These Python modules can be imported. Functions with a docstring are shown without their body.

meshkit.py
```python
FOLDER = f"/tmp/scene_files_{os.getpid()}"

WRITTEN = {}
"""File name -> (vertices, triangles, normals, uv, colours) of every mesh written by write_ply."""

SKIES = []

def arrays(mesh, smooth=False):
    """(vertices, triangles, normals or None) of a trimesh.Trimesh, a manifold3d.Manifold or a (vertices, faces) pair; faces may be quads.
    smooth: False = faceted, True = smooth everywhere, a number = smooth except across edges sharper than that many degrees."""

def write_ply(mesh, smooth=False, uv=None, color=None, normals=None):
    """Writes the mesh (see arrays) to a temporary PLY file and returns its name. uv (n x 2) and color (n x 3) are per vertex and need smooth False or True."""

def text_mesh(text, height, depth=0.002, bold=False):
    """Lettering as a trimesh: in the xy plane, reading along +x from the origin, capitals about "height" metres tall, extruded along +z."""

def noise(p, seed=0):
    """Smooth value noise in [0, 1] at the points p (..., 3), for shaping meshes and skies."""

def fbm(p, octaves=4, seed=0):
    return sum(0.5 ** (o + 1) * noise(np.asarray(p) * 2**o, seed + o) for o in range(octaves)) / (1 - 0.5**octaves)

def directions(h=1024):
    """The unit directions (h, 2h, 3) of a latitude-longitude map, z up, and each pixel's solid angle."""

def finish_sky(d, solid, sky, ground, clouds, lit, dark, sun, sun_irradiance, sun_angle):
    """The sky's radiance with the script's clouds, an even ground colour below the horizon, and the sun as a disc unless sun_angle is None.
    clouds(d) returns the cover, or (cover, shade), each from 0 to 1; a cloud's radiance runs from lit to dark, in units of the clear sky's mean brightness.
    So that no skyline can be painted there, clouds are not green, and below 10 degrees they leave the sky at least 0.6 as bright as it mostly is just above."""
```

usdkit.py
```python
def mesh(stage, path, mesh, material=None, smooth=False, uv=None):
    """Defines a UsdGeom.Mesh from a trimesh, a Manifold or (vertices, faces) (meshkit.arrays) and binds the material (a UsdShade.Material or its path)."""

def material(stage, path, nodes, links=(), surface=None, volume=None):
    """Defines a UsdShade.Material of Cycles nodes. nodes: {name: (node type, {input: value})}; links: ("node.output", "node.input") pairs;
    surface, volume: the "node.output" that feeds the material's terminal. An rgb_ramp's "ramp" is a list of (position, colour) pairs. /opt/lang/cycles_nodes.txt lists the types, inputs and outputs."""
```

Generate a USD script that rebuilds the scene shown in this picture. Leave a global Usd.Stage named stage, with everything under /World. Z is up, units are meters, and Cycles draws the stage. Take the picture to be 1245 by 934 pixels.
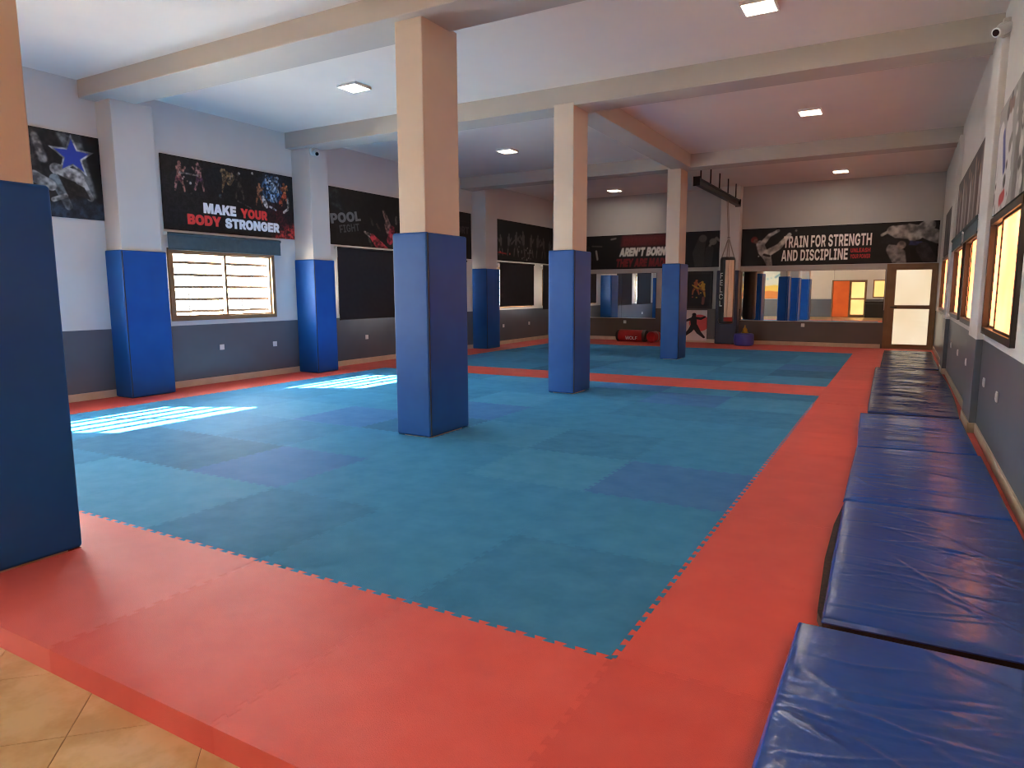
import math, random
import numpy as np, trimesh, usdkit, meshkit
from pxr import Usd, UsdGeom, UsdLux, UsdShade, Sdf, Gf, Vt
from shapely.geometry import Polygon, box as sbox
from shapely.ops import unary_union
from PIL import Image, ImageDraw, ImageFont, ImageFilter
import glob

random.seed(7); np.random.seed(7)
stage = Usd.Stage.CreateInMemory()
UsdGeom.SetStageUpAxis(stage, UsdGeom.Tokens.z); UsdGeom.SetStageMetersPerUnit(stage, 1.0)
UsdGeom.Xform.Define(stage, '/World')
UsdGeom.Scope.Define(stage, '/World/Looks')

# ------------------------------------------------------------------ camera, sky, sun, exposure
YAW, PITCH, ROLL, FPX, CAMH = math.radians(29.61977433), math.radians(7.69576355), math.radians(-0.23425902), 828.6881, 1.41
EXPOSURE = 0.95
SKY_COL, SKY_I = (1.0, 0.96, 0.9), 9.5
SUN_COL, SUN_I = (1.0, 0.88, 0.68), 6.5
LED_I, FROST_I, WARM_I = 36.0, 0.82, 12.0

fw = np.array([-math.sin(YAW) * math.cos(PITCH), math.cos(YAW) * math.cos(PITCH), -math.sin(PITCH)])
rt = np.array([math.cos(YAW), math.sin(YAW), 0.0]); up = np.cross(rt, fw)
rt2 = math.cos(ROLL) * rt + math.sin(ROLL) * up; up2 = -math.sin(ROLL) * rt + math.cos(ROLL) * up
cam = UsdGeom.Camera.Define(stage, '/World/camera')
cam.CreateHorizontalApertureAttr(36.0); cam.CreateVerticalApertureAttr(36.0 * 934 / 1245)
cam.CreateFocalLengthAttr(36.0 * FPX / 1245); cam.CreateExposureAttr(EXPOSURE)
cam.CreateClippingRangeAttr(Gf.Vec2f(0.05, 500))
cam.AddTransformOp().Set(Gf.Matrix4d(*[float(x) for x in (*rt2, 0, *up2, 0, *(-fw), 0, 0, 0, CAMH, 1)]))

dome = UsdLux.DomeLight.Define(stage, '/World/sky_light')
dome.CreateIntensityAttr(SKY_I); dome.CreateColorAttr(Gf.Vec3f(*SKY_COL))
sd = np.array([1.30, 0.65, -1.0]); sd /= np.linalg.norm(sd)
zz = -sd; xx = np.cross([0, 0, 1.0], zz); xx /= np.linalg.norm(xx); yy = np.cross(zz, xx)
sun = UsdLux.DistantLight.Define(stage, '/World/sun_light')
sun.CreateIntensityAttr(SUN_I / (math.pi * math.radians(0.15) ** 2))   # SUN_I is the irradiance; sun.CreateColorAttr(Gf.Vec3f(*SUN_COL)); sun.CreateAngleAttr(0.3)
sun.AddTransformOp().Set(Gf.Matrix4d(*[float(v) for v in (*xx, 0, *yy, 0, *zz, 0, 0, 0, 20, 1)]))

# ------------------------------------------------------------------ helpers
def lin(c):
    c = np.asarray(c, float) / 255.0
    return tuple(np.where(c < 0.04045, c / 12.92, ((c + 0.055) / 1.055) ** 2.4))

def M(name, c, rough=0.5, c2=None, scale=3.0, detail=4, bump=0.0, bscale=40.0, spec=0.5, metal=0.0, emit=None, estr=0.0, lo=0.35, hi=0.65, **extra):
    """principled material; the colour varies between c and c2 by object-free noise"""
    n = {'p': ('principled_bsdf', dict(base_color=c, roughness=rough, specular_ior_level=spec, metallic=metal, **extra)), 'g': ('geometry', {})}
    l = []
    if c2 is not None:
        n['n'] = ('noise_texture', dict(scale=scale, detail=detail, roughness=0.6))
        n['r'] = ('rgb_ramp', {'ramp': [(0, c), (lo, c), (hi, c2), (1, c2)]})
        l += [('g.position', 'n.vector'), ('n.fac', 'r.fac'), ('r.color', 'p.base_color')]
    if bump:
        n['bn'] = ('noise_texture', dict(scale=bscale, detail=3.0)); n['b'] = ('bump', dict(strength=bump, distance=0.01))
        l += [('g.position', 'bn.vector'), ('bn.fac', 'b.height'), ('b.normal', 'p.normal')]
    if emit is not None:
        n['p'][1].update(emission_color=emit, emission_strength=estr)
    return usdkit.material(stage, '/World/Looks/' + name, n, l, surface='p.BSDF')

def M_two_tone(name, hi_c, lo_c, z=0.93):
    n = {'g': ('geometry', {}), 's': ('separate_xyz', {}), 'gt': ('math', dict(math_type='greater_than', value2=z)),
         'n': ('noise_texture', dict(scale=2.2, detail=5.0, roughness=0.6)),
         'ru': ('rgb_ramp', {'ramp': [(0.3, tuple(np.array(hi_c) * 0.95)), (0.7, hi_c)]}), 'rl': ('rgb_ramp', {'ramp': [(0.3, tuple(np.array(lo_c) * 0.88)), (0.7, lo_c)]}),
         'm': ('mix_color', {}), 'rg': ('mix_float', dict(a=0.32, b=0.6)), 'bn': ('noise_texture', dict(scale=60.0, detail=3.0)), 'b': ('bump', dict(strength=0.12, distance=0.006)),
         'p': ('principled_bsdf', dict(roughness=0.5))}
    l = [('g.position', 's.vector'), ('s.z', 'gt.value1'), ('g.position', 'n.vector'), ('n.fac', 'ru.fac'), ('n.fac', 'rl.fac'), ('gt.value', 'm.fac'), ('rl.color', 'm.a'), ('ru.color', 'm.b'),
         ('m.result', 'p.base_color'), ('gt.value', 'rg.fac'), ('rg.result', 'p.roughness'), ('g.position', 'bn.vector'), ('bn.fac', 'b.height'), ('b.normal', 'p.normal')]
    return usdkit.material(stage, '/World/Looks/' + name, n, l, surface='p.BSDF')

def M_attr(name, rough=0.45):
    n = {'a': ('attribute', dict(attribute='print_color')), 'p': ('principled_bsdf', dict(roughness=rough, specular_ior_level=0.35))}
    return usdkit.material(stage, '/World/Looks/' + name, n, [('a.color', 'p.base_color')], surface='p.BSDF')

def M_emit_noise(name, c1, c2, strength, scale=1.5):
    n = {'g': ('geometry', {}), 'n': ('noise_texture', dict(scale=scale, detail=1.0)), 'r': ('rgb_ramp', {'ramp': [(0.35, c1), (0.65, c2)]}),
         'p': ('principled_bsdf', dict(base_color=(0.5, 0.48, 0.4), roughness=0.35, emission_strength=strength))}
    return usdkit.material(stage, '/World/Looks/' + name, n, [('g.position', 'n.vector'), ('n.fac', 'r.fac'), ('r.color', 'p.emission_color')], surface='p.BSDF')

USED = {}
def uniq(parent, name):
    k = (parent, name); n = USED.get(k, 0); USED[k] = n + 1
    return f'{parent}/{name}' + (f'_{n:03d}' if n else '')

def tag(prim, label=None, cat=None, group=None, kind=None):
    for k, v in (('label', label), ('category', cat), ('group', group), ('kind', kind)):
        if v: prim.SetCustomDataByKey(k, v)
    return prim

def thing(name, label=None, cat=None, group=None, kind=None, loc=(0, 0, 0), rz=0.0):
    x = UsdGeom.Xform.Define(stage, uniq('/World', name))
    x.AddTranslateOp().Set(Gf.Vec3d(*map(float, loc)))
    if rz: x.AddRotateZOp().Set(float(rz))
    return tag(x.GetPrim(), label, cat, group, kind)

def put(name, mesh, mat, parent=None, smooth=False, label=None, cat=None, group=None, kind=None):
    pp = '/World' if parent is None else str(parent.GetPath())
    m = usdkit.mesh(stage, uniq(pp, name), mesh, mat, smooth=smooth)
    return tag(m.GetPrim(), label, cat, group, kind)

def dup(src, loc, rz=0.0, label=None, group=None):
    was = src.GetCustomData()
    r = thing(src.GetName().rstrip('0123456789').rstrip('_'), label or was.get('label'), was.get('category'), group or was.get('group'), was.get('kind'), loc, rz)
    r.GetReferences().AddInternalReference(src.GetPath()); r.SetInstanceable(True)
    return r

def bx(x0, x1, y0, y1, z0, z1):
    m = trimesh.creation.box([abs(x1 - x0), abs(y1 - y0), abs(z1 - z0)]); m.apply_translation([(x0 + x1) / 2, (y0 + y1) / 2, (z0 + z1) / 2]); return m
def cat_(ms): return trimesh.util.concatenate(ms)
_ico = trimesh.creation.icosphere(2, 1.0).vertices
def rb(x0, x1, y0, y1, z0, z1, r=0.01):
    """box with rounded edges"""
    r = min(r, (x1 - x0) / 2.01, (y1 - y0) / 2.01, (z1 - z0) / 2.01)
    pts = np.vstack([_ico * r + [x, y, z] for x in (x0 + r, x1 - r) for y in (y0 + r, y1 - r) for z in (z0 + r, z1 - r)])
    return trimesh.convex.convex_hull(pts)
def cyl(p0, p1, r, n=20, r2=None):
    p0, p1 = np.array(p0, float), np.array(p1, float); d = p1 - p0; L = np.linalg.norm(d)
    m = trimesh.creation.revolve([[0, 0], [r, 0], [r if r2 is None else r2, L], [0, L]], sections=n)
    m.apply_transform(trimesh.geometry.align_vectors([0, 0, 1], d / L)); m.apply_translation(p0); return m
def lathe(prof, loc=(0, 0, 0), n=32):
    m = trimesh.creation.revolve(prof, sections=n); m.apply_translation(loc); return m
def extr(poly, z0, z1):
    gs = [g for g in getattr(poly, 'geoms', [poly]) if g.area > 1e-5]
    ms = [trimesh.creation.extrude_polygon(g, z1 - z0, engine='earcut') for g in gs]
    m = cat_(ms); m.apply_translation([0, 0, z0]); return m
def frame_rect(w, h, t, d0, d1, axis, pos, a0, z0):
    """ring of four bars in the plane axis=const; a0/z0 lower corner, depth d0..d1"""
    o = sbox(a0, z0, a0 + w, z0 + h).difference(sbox(a0 + t, z0 + t, a0 + w - t, z0 + h - t))
    return plane_extr(o, axis, d0, d1)
def plane_extr(poly, axis, d0, d1):
    m = extr(poly, 0, 1.0); v = m.vertices.copy(); dd = d0 + v[:, 2] * (d1 - d0)
    if axis == 'x': nv = np.stack([dd, v[:, 0], v[:, 1]], 1)
    else: nv = np.stack([v[:, 0], dd, v[:, 1]], 1)
    m = trimesh.Trimesh(nv, m.faces, process=False)
    if m.volume < 0: m.invert()
    return m

def grid_print(name, art, origin, udir, w, h, mat, parent, off=0.0):
    """flat printed sheet: one colour per vertex. origin = lower left corner, udir = reading direction"""
    A = np.asarray(art, float)[::-1] / 255.0                       # row 0 = bottom
    A = np.where(A < 0.04045, A / 12.92, ((A + 0.055) / 1.055) ** 2.4)
    ny, nx = A.shape[:2]
    U, V = np.meshgrid(np.linspace(0, w, nx), np.linspace(0, h, ny))
    u = np.array(udir, float); P = np.array(origin, float) + U[..., None] * u + V[..., None] * np.array([0, 0, 1.0])
    i = np.arange(nx * ny).reshape(ny, nx)
    q = np.stack([i[:-1, :-1], i[:-1, 1:], i[1:, 1:], i[1:, :-1]], -1).reshape(-1, 4)
    m = UsdGeom.Mesh.Define(stage, uniq(str(parent.GetPath()), name))
    m.CreatePointsAttr(Vt.Vec3fArray.FromNumpy(P.reshape(-1, 3).astype(np.float32)))
    m.CreateFaceVertexCountsAttr(Vt.IntArray.FromNumpy(np.full(len(q), 4, np.int32)))
    m.CreateFaceVertexIndicesAttr(Vt.IntArray.FromNumpy(q.astype(np.int32).ravel())); m.CreateSubdivisionSchemeAttr('none')
    UsdGeom.PrimvarsAPI(m).CreatePrimvar('print_color', Sdf.ValueTypeNames.Color3fArray, 'vertex').Set(Vt.Vec3fArray.FromNumpy(A.reshape(-1, 3).astype(np.float32)))
    UsdShade.MaterialBindingAPI.Apply(m.GetPrim()).Bind(mat)
    return m.GetPrim()

# ------------------------------------------------------------------ materials
WALL = M_two_tone('wall_paint', (0.63, 0.605, 0.575), lin((90, 95, 102)))
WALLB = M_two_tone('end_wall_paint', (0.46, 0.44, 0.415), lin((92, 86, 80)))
CEIL = M('ceiling_paint', (0.75, 0.69, 0.62), 0.6, (0.71, 0.655, 0.59), 0.8, bump=0.1, bscale=30)
COLP = M('column_paint', (0.60, 0.52, 0.43), 0.55, (0.57, 0.49, 0.405), 1.5, bump=0.1, bscale=50)
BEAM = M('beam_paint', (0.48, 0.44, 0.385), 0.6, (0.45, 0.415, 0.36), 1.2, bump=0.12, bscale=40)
BLUES = [M(f'blue_foam_{i}', lin(a), 0.6, lin(b), 5.0, bump=0.25, bscale=260, spec=0.03, lo=0.3, hi=0.7) for i, (a, b) in enumerate(
    [((60, 136, 188), (72, 148, 198)), ((56, 128, 178), (70, 142, 192)), ((66, 144, 192), (80, 154, 202)), ((52, 114, 160), (66, 128, 174)), ((64, 124, 188), (76, 134, 196))])]
REDS = [M(f'red_foam_{i}', lin(a), 0.5, lin(b), 4.0, bump=0.25, bscale=260, spec=0.3, lo=0.3, hi=0.7) for i, (a, b) in enumerate(
    [((206, 82, 74), (214, 92, 83)), ((201, 80, 72), (210, 89, 81)), ((210, 86, 77), (218, 96, 87)), ((210, 98, 92), (218, 106, 100))])]
def vinyl(name, a, b, rough=0.34, bs=9.0, bump=0.18, spec=0.5):
    return M(name, lin(a), rough, lin(b), 2.0, bump=bump, bscale=bs, spec=spec)
PAD = vinyl('blue_vinyl_pad', (14, 76, 150), (20, 84, 158), 0.42, 5.0, 0.08, 0.3)
PADN = vinyl('navy_vinyl_pad', (26, 30, 58), (30, 36, 66), 0.42, 5.0, 0.08)
PIPE = M('black_piping', lin((24, 26, 40)), 0.5)
CRASH = vinyl('crash_mat_vinyl', (24, 72, 160), (32, 82, 172), 0.2, 14.0, 0.3)
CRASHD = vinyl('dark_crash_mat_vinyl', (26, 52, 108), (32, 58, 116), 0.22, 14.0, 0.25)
CRASHS = M('mat_side_mesh', lin((60, 48, 36)), 0.8, lin((20, 18, 20)), 60.0)
BLACKF = M('mat_black_edge', lin((14, 14, 22)), 0.7)
BASEB = M('baseboard_tile', lin((206, 192, 168)), 0.3, lin((194, 178, 152)), 4.0)
BROWN = M('bronze_aluminium', lin((138, 104, 70)), 0.4, lin((122, 92, 62)), 3.0, spec=0.5)
DBROWN = M('dark_bronze_aluminium', lin((58, 44, 34)), 0.4, lin((48, 36, 28)), 3.0)
STEEL = M('dark_grille_steel', lin((58, 50, 44)), 0.5)
WHITEP = M('white_plastic', (0.75, 0.75, 0.73), 0.35)
GREYB = M('grey_blind_fabric', lin((74, 88, 92)), 0.75, lin((66, 80, 85)), 12.0)
CHARB = M('charcoal_blind_fabric', lin((38, 38, 42)), 0.8, lin((33, 33, 37)), 12.0)
BLINDBACK = M('white_blind_backing', (0.82, 0.80, 0.76), 0.7)
BLACKM = M('black_steel', lin((30, 30, 32)), 0.4, lin((24, 24, 26)), 6.0)
BLACKL = M('black_leather', lin((20, 20, 22)), 0.4, lin((26, 26, 28)), 6.0)
CREAML = M('cream_reflective_panel', lin((226, 204, 180)), 0.45)
REDL = M('red_leather', lin((170, 26, 28)), 0.4, lin((150, 22, 26)), 6.0)
GOLD = M('brass', lin((200, 160, 60)), 0.3, metal=0.8)
STRAP = M('grey_webbing', lin((150, 140, 130)), 0.6)
PURPLE = vinyl('violet_blue_vinyl', (58, 58, 150), (66, 64, 158), 0.4)
DARKLENS = M('black_glass', lin((8, 8, 10)), 0.1)
PRINT = M_attr('banner_print', 0.5)
BOARD = M('banner_board', lin((22, 22, 24)), 0.6)
BLKFRAME = M('grey_black_frame', lin((62, 56, 52)), 0.5)
MIRR = usdkit.material(stage, '/World/Looks/mirror_silver', {'g': ('glossy_bsdf', dict(color=(0.86, 0.88, 0.87), roughness=0.0))}, [], surface='g.BSDF')
GLASS = usdkit.material(stage, '/World/Looks/window_glass', {'t': ('transparent_bsdf', dict(color=(0.93, 0.95, 0.95))), 'g': ('glossy_bsdf', dict(roughness=0.02)), 'f': ('fresnel', dict(IOR=1.45)), 'e': ('geometry', {}), 'i': ('math', dict(math_type='subtract', value1=1.0)), 'x': ('math', dict(math_type='multiply')), 'm': ('mix_closure', {})},
    [('e.backfacing', 'i.value2'), ('i.value', 'x.value1'), ('f.fac', 'x.value2'), ('x.value', 'm.fac'), ('t.BSDF', 'm.closure1'), ('g.BSDF', 'm.closure2')], surface='m.Closure')
FROST = M_emit_noise('lit_yellow_frosted_pane', (1.0, 0.24, 0.045), (1.0, 0.36, 0.13), FROST_I * 2.6, 1.6)
FROSTD = M_emit_noise('lit_cream_frosted_pane', lin((240, 216, 176)), lin((248, 230, 198)), FROST_I * 0.55, 1.2)
FROSTR = M_emit_noise('lit_amber_frosted_pane', lin((240, 180, 90)), lin((246, 194, 110)), FROST_I * 1.0, 1.2)
LED = M('led_diffuser', (0.9, 0.9, 0.9), 0.4, emit=(1.0, 0.90, 0.76), estr=LED_I)
ORANGE = M('orange_door_paint', lin((232, 110, 40)), 0.4, lin((222, 100, 36)), 2.0)
TILES = [M(f'beige_marble_tile_{i}', lin(a), 0.22, lin(b), 3.5, detail=6, lo=0.42, hi=0.6, spec=0.5) for i, (a, b) in enumerate([((216, 190, 146), (194, 164, 116)), ((210, 184, 140), (190, 160, 112)), ((220, 194, 152), (198, 168, 122))])]
GROUT = M('tile_grout', lin((96, 72, 42)), 0.8)
EXTG = M('outside_ground', (0.56, 0.49, 0.39), 0.9, (0.50, 0.43, 0.34), 0.7)
EXTW = M('outside_wall', lin((108, 100, 88)), 0.8, lin((98, 90, 80)), 0.8)
EXTGL = M('outside_window', lin((46, 48, 54)), 0.3)
EXTR = M('outside_brick', lin((96, 62, 52)), 0.8)
LEAF = M('outside_leaf', lin((72, 76, 36)), 0.7)
BARK = M('outside_bark', lin((66, 54, 42)), 0.8)

# ------------------------------------------------------------------ room sizes
XL, XR, YB, YF, ZC, ZT = -9.36, 0.715, 19.0, -5.6, 4.12, -0.10
TH = 0.22
def wall_mesh(axis, pos, out, a0, a1, z0, z1, holes):
    p = sbox(a0, z0, a1, z1)
    for h in holes: p = p.difference(sbox(h[0], h[2], h[1], h[3]))
    return plane_extr(p, axis, min(pos, pos + out), max(pos, pos + out))
LEFTW = [(-4.6, -2.7), (-1.4, 0.5), (2.6, 4.55), (6.3, 8.24), (9.78, 11.40), (12.15, 13.95), (15.62, 17.63), (18.3, 18.9)]
RIGHTW = [(-4.4, -2.5), (-1.6, 0.4), (1.8, 3.7), (5.93, 7.97), (9.05, 10.85), (11.35, 13.2), (14.85, 17.0)]
WZ0, WZ1 = 1.0, 2.07
put('wall_left', wall_mesh('x', XL, -TH, YF - TH, YB + TH, ZT, ZC + .1, [(a, b, WZ0, WZ1) for a, b in LEFTW]), WALL, kind='structure', label='long white and grey wall with banners and blinds', cat='wall')
put('wall_right', wall_mesh('x', XR, TH, YF - TH, YB + TH, ZT, ZC + .1, [(a, b, WZ0, WZ1) for a, b in RIGHTW]), WALL, kind='structure', label='white and grey wall beside the crash mats with frosted yellow windows', cat='wall')
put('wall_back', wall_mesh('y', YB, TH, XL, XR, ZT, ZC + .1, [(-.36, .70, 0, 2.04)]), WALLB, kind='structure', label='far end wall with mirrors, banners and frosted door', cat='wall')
RD = (-3.55, -2.62, -1.75)
put('wall_front', wall_mesh('y', YF, -TH, XL, XR, ZT, ZC + .1, [(RD[0], RD[2], ZT, 2.0), (-1.45, -.3, 1.0, 2.0)]), WALL, kind='structure', label='wall behind the viewer, seen only in the mirrors', cat='wall')
put('ceiling', bx(XL - TH, XR + TH, YF - TH, YB + TH, ZC, ZC + .25), CEIL, kind='structure', label='white painted concrete ceiling', cat='ceiling')

# beams
beam = lambda *a, label=None: put('ceiling_beam', rb(*a, r=0.012), BEAM, smooth=25, kind='structure', label=label, cat='beam')
ZB = 3.86
beam(XL, XR, 5.22, 5.78, 3.90, ZC + .02, label='ceiling beam across the room over the nearest free-standing blue column')
beam(XL, XR, 8.62, 9.08, ZB, ZC + .02, label='ceiling beam across the room over the middle blue column')
beam(XL, XR, 14.0, 14.45, ZB, ZC + .02, label='ceiling beam across the room nearest the mirror wall')
beam(XL, XR, 1.45, 1.95, 3.90, ZC + .02, label='ceiling beam over the column at the front edge of the mats')
beam(-4.24, -3.84, 9.08, 14.0, ZB, ZC + .02, label='short ceiling beam running lengthwise between two columns')
# half-covered wall pilasters
def pilaster(x0, x1, y0, y1, label, z1=ZB):
    put('column', rb(x0, x1, y0, y1, ZT, z1, r=0.01), WALL, smooth=25, kind='structure', label=label, cat='column')
PL = [(5.43, 6.0, -9.02), (8.75, 9.18, -8.93), (14.5, 15.06, -8.97)]
for (a, b, x), t in zip(PL, ('first', 'second', 'third')):
    pilaster(XL - .02, x - .0, a, b, f'pale wall pilaster on the window wall, {t} along from the viewer', 3.92 if t == 'first' else ZB)
pilaster(XL - .02, -8.99, 1.5, 2.0, 'wall pilaster on the window wall hidden behind the nearest column', 3.9)
for (a, b), t in zip(((1.2, 1.7), (8.06, 8.92), (13.55, 14.3)), ('beside the viewer', 'between the two nearest windows', 'far along by the door')):
    pilaster(.655, XR + .02, a, b, f'shallow wall pilaster on the crash mat side, {t}', 3.9)
pilaster(-4.3, -3.8, 18.74, YB + .02, 'square pilaster on the mirror wall behind the hanging bag', ZC)

# baseboards
for side, runs in (('left', [bx(XL, XL + .012, a, b, 0, .10) for a, b in ((YF, 1.5), (2.0, 5.43), (6.0, 8.75), (9.18, 14.5), (15.06, YB))]),
                   ('right', [bx(XR - .012, XR, a, b, 0, .10) for a, b in ((YF, 1.2), (1.7, 8.06), (8.92, 13.55), (14.3, YB))] +
                             [bx(.643, .657, a, b, 0, .10) for a, b in ((8.045, 8.93), (13.535, 14.31))] + [bx(.643, XR, a - .012, a, 0, .10) for a in (8.06, 13.55)]),
                   ('back', [bx(a, b, YB - .012, YB, 0, .10) for a, b in ((XL, -4.3), (-3.8, -.40))])):
    put('baseboard_' + side, cat_(runs), BASEB, kind='structure', label=f'cream tiled baseboard along the {dict(left="window", right="crash mat", back="mirror")[side]} wall', cat='baseboard')

# ------------------------------------------------------------------ floor: diagonal beige tiles under the mats
floor = thing('floor', 'beige marble floor tiles laid diagonally in front of the mats', 'floor', kind='structure')
put('slab', bx(XL - TH, XR + TH, YF - TH, YB + TH, ZT - .2, ZT - .004), GROUT, floor)
ang = math.radians(44.5); T = 0.46
ca, sa = math.cos(ang), math.sin(ang)
zone = sbox(XL, -3.2, XR, 1.34)
orig = np.array([-2.405, 1.118])                                     # where two joints cross
k = 0
for i in range(-16, 17):
    for j in range(-16, 17):
        q = np.array([[i, j], [i + 1, j], [i + 1, j + 1], [i, j + 1]], float) * T + np.array([[.0015, .0015], [-.0015, .0015], [-.0015, -.0015], [.0015, -.0015]])
        pts = np.stack([q[:, 0] * ca - q[:, 1] * sa, q[:, 0] * sa + q[:, 1] * ca], 1) + orig
        g = Polygon(pts).intersection(zone)
        if g.area > 1e-3 and g.geom_type == 'Polygon' and Polygon(pts).centroid.distance(sbox(-3.4, .2, -1.2, 1.3)) < 1.6:
            put('floor_tile', extr(g, ZT - .01, ZT + (i * 7 + j * 3) % 3 * .0004), TILES[(i * 5 + j * 3) % 3], floor); k += 1
put('tile_field', bx(XL, XR, YF, -1.2, ZT - .006, ZT - .002), TILES[0], floor)

# ------------------------------------------------------------------ columns and their pads
def column(x0, x1, y0, y1, ztop, label):
    put('column', rb(x0, x1, y0, y1, -.12, ztop, r=0.012), COLP, smooth=25, kind='structure', label=label, cat='column')
HOLES = []
def pad_wrap(x0, x1, y0, y1, t, h, label, mat=PAD, sides='fblr', name='column_padding', group=None):
    p = thing(name, label, 'column padding', group)
    e = .004
    for s in sides:
        r = .022
        if s == 'f': put('pad_panel', rb(x0, x1 - e, y0, y0 + t, .004, h, r), mat, p, smooth=40)
        if s == 'b': put('pad_panel', rb(x0, x1 - t - e, y1 - t, y1, .004, h - .006, r), mat, p, smooth=40)
        if s == 'r': put('pad_panel', rb(x1 - t, x1, y0 + (t * .35 if 'f' in sides else 0), y1, .004, h - .004, r), mat, p, smooth=40)
        if s == 'l': put('pad_panel', rb(x0, x0 + t, y0 + t + e, y1 - t - e, .004, h - .004, r), mat, p, smooth=40)
    if 'f' in sides and 'r' in sides:
        put('piping', cyl((x1 - .002, y0 + .012, .02), (x1 - .002, y0 + .012, h - .015), .007, 8), PIPE, p, smooth=True)
    HOLES.append(sbox(x0 + .006, y0 + .006, x1 - .006, y1 - .006))
    return p
COLS = [(-4.335, -3.905, 1.28, 2.0, 'at the front edge of the mats'), (-4.325, -3.905, 5.27, 5.95, 'nearest in the middle of the mats'),
        (-4.285, -3.885, 8.56, 9.14, 'between two others on the mats'), (-4.36, -3.975, 13.96, 14.56, 'farthest off, by the hanging bag')]
for x0, x1, y0, y1, t in COLS:
    ins = .052
    column(x0 + ins, x1 - ins, y0 + ins, y1 - ins, 3.93 if y0 < 6 else 3.9, 'cream square concrete column ' + t)
    pad_wrap(x0, x1, y0, y1, .05, 1.975, 'blue vinyl padding around the column ' + t)
for (a, b, x), t in zip(PL, ('left of the uncovered window', 'right of the uncovered window', 'between the charcoal blinds')):
    pad_wrap(XL + .004, x + .04, a - .035, b + .04, .034, 1.985, 'blue vinyl padding on the wall pilaster ' + t, sides='fr' if t[0] == 'l' else 'frb', mat=PAD)
pad_wrap(-4.34, -3.77, 18.69, YB - .004, .045, 1.95, 'dark navy padding on the pilaster behind the hanging bag', PADN, sides='flr')

# ------------------------------------------------------------------ puzzle mats
mats = thing('puzzle_mat_floor', 'interlocking blue foam puzzle mats with a red border covering the hall', 'puzzle mat floor')
XS = [XL + .012, -8.43, -7.89, -6.89, -5.89, -4.89, -3.89, -2.89, -1.89, -.89, .11, XR - .012]
YS = [1.307, 2.347, 3.347, 4.347, 5.347, 6.347, 7.347, 8.347, 9.347, 9.97, 10.98, 12.01, 13.04, 14.07, 15.1, 16.12, 17.15, 18.1, YB - .012]
# each tooth leans outwards a little, like a jigsaw's
def edge2(p, q, sgn):
    p, q = np.array(p), np.array(q); L = np.linalg.norm(q - p); d = (q - p) / L; n = np.array([-d[1], d[0]]) * sgn
    N = max(3, round(L / .088)); per = L / N; a = .0125; e = per * .07
    out = [p, p + d * (per * .25 + e) - n * a]
    out[1] = p + d * (per * .25 + e) - n * a
    for k in range(N):
        s = k * per
        out += [p + d * (s + per * .25 - e) + n * a, p + d * (s + per * .75 + e) + n * a, p + d * (s + per * .75 - e) - n * a]
        if k < N - 1: out.append(p + d * (s + per * 1.25 + e) - n * a)
    out.insert(1, p - n * a + d * .001); out.append(q - n * a - d * .001)
    return out + [q]
cutout = unary_union(HOLES + [sbox(.64, a - .012, XR + .1, b + .012) for a, b in ((1.2, 1.7), (8.06, 8.92), (13.55, 14.3))] + [sbox(XL - .1, a - .0, x, b) for a, b, x in PL + [(1.5, 2.0, -8.99)]])
rng = np.random.default_rng(3)
nx, ny = len(XS) - 1, len(YS) - 1
def is_blue(i, j):
    xm, ym = (XS[i] + XS[i + 1]) / 2, (YS[j] + YS[j + 1]) / 2
    return -8.43 < xm < -.89 and (2.347 < ym < 9.97 or 10.98 < ym < 17.15)
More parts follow.
